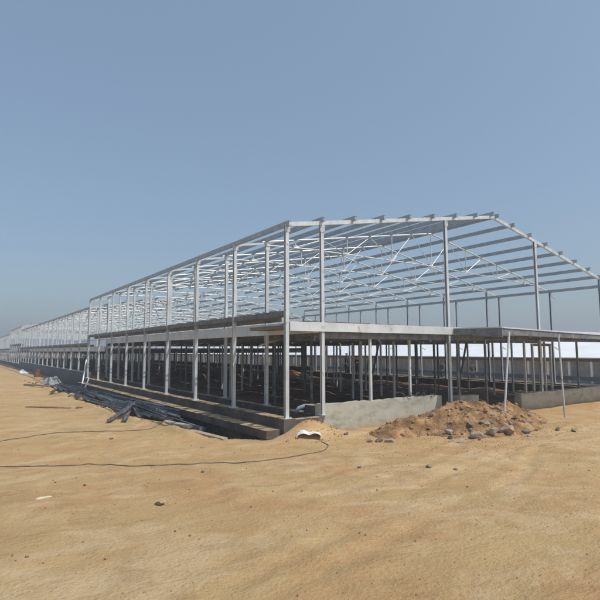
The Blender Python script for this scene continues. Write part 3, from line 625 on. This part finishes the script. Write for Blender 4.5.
# ------------------------------------------------------------------ people
def skinned(name, verts, edges, radii, m, parent, root=0, lev=2):
    me_ = bpy.data.meshes.new(name); me_.from_pydata(verts, edges, []); o_ = bpy.data.objects.new(name, me_); COL.objects.link(o_); o_.parent = parent
    mo = o_.modifiers.new('s', 'SKIN'); sv = me_.skin_vertices[0].data
    for i, r_ in enumerate(radii): sv[i].radius = r_ if isinstance(r_, tuple) else (r_, r_)
    for v_ in sv: v_.use_root = False
    sv[root].use_root = True; mo.use_smooth_shade = True
    ss = o_.modifiers.new('u', 'SUBSURF'); ss.levels = lev; ss.render_levels = lev; me_.materials.append(m); return o_
def person(loc, rz, h, top_m, leg_m, label, arms, lean=0):
    s = h / 1.7; R_ = empty('person', loc, rz); tag(R_, label, 'person'); k = lambda x, y, z: (x * s, (y - lean * max(0, z - .9)) * s, z * s)
    al, ar_ = arms
    V_ = [k(0, 0, .92), k(0, 0, 1.12), k(0, 0, 1.34), k(0, 0, 1.45), k(0, -.01, 1.53), k(0, -.015, 1.62),
          k(.17, 0, 1.38), k(*al[0]), k(*al[1]), k(-.17, 0, 1.38), k(*ar_[0]), k(*ar_[1]),
          k(.09, 0, .86), k(.11, -.03, .48), k(.12, .04, .09), k(.12, -.13, .04), k(-.09, 0, .86), k(-.12, .02, .48), k(-.14, .05, .09), k(-.14, -.12, .04),
          k(al[1][0], al[1][1] - .05, al[1][2] - .07), k(ar_[1][0], ar_[1][1] - .05, ar_[1][2] - .07)]
    E_ = [(0, 1), (1, 2), (2, 3), (3, 4), (4, 5), (2, 6), (6, 7), (7, 8), (2, 9), (9, 10), (10, 11), (0, 12), (12, 13), (13, 14), (14, 15), (0, 16), (16, 17), (17, 18), (18, 19), (8, 20), (11, 21)]
    rr = [.125, .115, .13, .055, .085, .095, .06, .042, .03, .06, .042, .03, .085, .058, .04, .04, .085, .058, .04, .04, .03, .03]
    skinned('body', V_, E_, [q * s for q in rr], M['skin'], R_)
    sv_ = [V_[i] for i in (0, 1, 2, 6, 7, 9, 10, 3)]
    skinned('shirt', sv_, [(0, 1), (1, 2), (2, 3), (3, 4), (2, 5), (5, 6), (2, 7)], [q * s for q in (.15, .14, .155, .08, .055, .08, .055, .06)], M[top_m], R_)
    lv = [V_[i] for i in (0, 12, 13, 14, 16, 17, 18)]
    skinned('trousers', lv, [(0, 1), (1, 2), (2, 3), (0, 4), (4, 5), (5, 6)], [q * s for q in (.145, .11, .08, .06, .11, .08, .06)], M[leg_m], R_)
    hb = bmesh.new(); bmesh.ops.create_uvsphere(hb, u_segments=16, v_segments=10, radius=.108 * s)
    bmesh.ops.delete(hb, geom=[v_ for v_ in hb.verts if v_.co.z < -.03 * s or (v_.co.y < -.05 * s and v_.co.z < .045 * s)], context='VERTS')
    hm = bpy.data.meshes.new('hair'); hb.to_mesh(hm); hb.free(); hm.materials.append(M['hair']); hm.shade_smooth()
    ho = inst('hair', hm, R_, k(0, .01, 1.63)); so = ho.modifiers.new('t', 'SOLIDIFY'); so.thickness = .02
down = ((.24, -.02, 1.12), (.26, -.1, .88)); downr = ((-.24, -.02, 1.12), (-.25, -.1, .88))
person((16.1, 17.0, -.36), .5, 1.72, 'cloth_dark', 'cloth_dark', 'worker in dark clothes standing under the deck, left of the red shirt', (((.26, -.1, 1.16), (.2, -.32, 1.1)), downr))
person((16.55, 16.4, -.36), -1.2, 1.55, 'cloth_red', 'cloth_dark', 'worker in a red shirt and dark trousers under the deck', (((.25, -.12, 1.16), (.15, -.35, 1.22)), downr), .25)
person((23.2, 14.6, -.86), 1.2, 1.62, 'cloth_dark', 'cloth_dark', 'worker in dark clothes beyond the frame, left of the tall gable column', (((.33, -.06, 1.25), (.3, -.1, 1.5)), ((-.33, -.06, 1.25), (-.3, -.1, 1.5))))
person((24.2, 12.6, -.86), 2.2, 1.55, 'cloth_brown', 'cloth_navy', 'worker bending in brownish clothes beyond the frame, behind the slanting shore', (((.22, -.3, 1.12), (.12, -.5, 1.0)), ((-.22, -.3, 1.12), (-.12, -.5, 1.0))), .5)

# ------------------------------------------------------------------ white car far left
C_ = empty('car', (-4.1, 68.0, gz(-4.1, 68) + .0), 0.35); tag(C_, 'white car at the far left edge of the site, partly out of frame', 'car')
prof_ = [(-2.05, .28), (-2.08, .62), (-1.95, .86), (-1.75, .93), (-1.3, 1.36), (-.9, 1.45), (.3, 1.45), (.75, 1.33), (1.25, .98), (1.85, .84), (2.05, .66), (2.08, .3)]
bd = MB(); n_ = len(prof_)
V_ = [(x, sx * (.82 if z < 1 else .68), z) for sx in (-1, 1) for x, z in prof_]
bd.add(V_, [tuple(range(n_)), tuple(range(2 * n_ - 1, n_ - 1, -1))] + [(i, i + n_, (i + 1) % n_ + n_, (i + 1) % n_) for i in range(n_)]).build('body', M['white'], C_)
for sx in (-1, 1):
    MB().add([(-1.2, sx * .765, .98), (1.0, sx * .765, .98), (.65, sx * .705, 1.28), (-1.05, sx * .705, 1.28), (-1.2, sx * .75, .98), (1.0, sx * .75, .98), (.65, sx * .69, 1.28), (-1.05, sx * .69, 1.28)], [(0, 1, 2, 3), (4, 7, 6, 5), (0, 4, 5, 1), (1, 5, 6, 2), (2, 6, 7, 3), (3, 7, 4, 0)]).build('window', M['glass'], C_)
    for x in (-1.3, 1.3): MB().tube([(x, sx * .66, .3), (x, sx * .86, .3)], .3, 18).build('wheel', M['tyre'], C_)
MB().add([(-1.72, -.6, .99), (-1.36, -.6, 1.32), (-1.36, .6, 1.32), (-1.72, .6, .99), (-1.70, -.6, .97), (-1.34, -.6, 1.30), (-1.34, .6, 1.30), (-1.70, .6, .97)], [(0, 1, 2, 3), (4, 7, 6, 5), (0, 4, 5, 1), (1, 5, 6, 2), (2, 6, 7, 3), (3, 7, 4, 0)]).build('rear_window', M['glass'], C_)

# ------------------------------------------------------------------ light, sky, haze, camera
el = math.radians(54); sx_, sy_ = .50, -.87; az = math.atan2(sx_, sy_)
sd = Vector((math.sin(az) * math.cos(el), math.cos(az) * math.cos(el), math.sin(el)))
sl = bpy.data.lights.new('sun', 'SUN'); sl.energy = 3.4; sl.angle = math.radians(.6); sl.color = (1, .955, .88)
so = bpy.data.objects.new('sun', sl); COL.objects.link(so); so.rotation_euler = (-sd).to_track_quat('-Z', 'Y').to_euler()
Wd = bpy.data.worlds.new('World'); S.world = Wd; Wd.use_nodes = True; nt = Wd.node_tree
sk = nt.nodes.new('ShaderNodeTexSky'); sk.sky_type = 'NISHITA'; sk.sun_disc = False; sk.sun_elevation = el; sk.sun_rotation = az
sk.air_density = 1.2; sk.dust_density = 3.0; sk.ozone_density = 3.0; sk.altitude = 0
bg = nt.nodes['Background']; bg.inputs[1].default_value = .07
smog = nt.nodes.new('ShaderNodeVectorMath'); smog.operation = 'ADD'; smog.inputs[1].default_value = (.142 / .07, .197 / .07, .262 / .07)   # even grey smog over the clear-air sky
nt.links.new(sk.outputs[0], smog.inputs[0]); nt.links.new(smog.outputs[0], bg.inputs[0])

HAZE = .0035
if HAZE:
    hz = MB().box(-1600, 1600, -1600, 1600, -3, 8.5).build('haze', bpy.data.materials.new('haze')); tag(hz, kind='stuff')
    hm = hz.data.materials[0]; hm.use_nodes = True; t = hm.node_tree
    for n_ in list(t.nodes):
        if n_.type == 'BSDF_PRINCIPLED': t.nodes.remove(n_)
    pv = t.nodes.new('ShaderNodeVolumePrincipled'); pv.inputs['Color'].default_value = (.86, .9, .95, 1); pv.inputs['Density'].default_value = HAZE; pv.inputs['Anisotropy'].default_value = .2
    t.links.new(pv.outputs[0], t.nodes['Material Output'].inputs['Volume'])

cd = bpy.data.cameras.new('camera'); cd.sensor_width = 36; cd.lens = 494.5736 / 600 * 36; cd.clip_end = 6000; cd.clip_start = .1
co = bpy.data.objects.new('camera', cd); COL.objects.link(co); co.location = CAM
pit, yaw, roll = .1015, .603, -.0031
fw = Vector((math.sin(yaw) * math.cos(pit), math.cos(yaw) * math.cos(pit), math.sin(pit)))
q = fw.to_track_quat('-Z', 'Y'); co.rotation_mode = 'QUATERNION'; co.rotation_quaternion = q @ Euler((0, 0, roll)).to_quaternion()
S.camera = co
S.render.engine = 'CYCLES'
S.view_settings.view_transform = 'Standard'; S.view_settings.look = 'None'; S.view_settings.gamma = 1; S.view_settings.exposure = 0
S.render.resolution_x = 1024; S.render.resolution_y = 1024
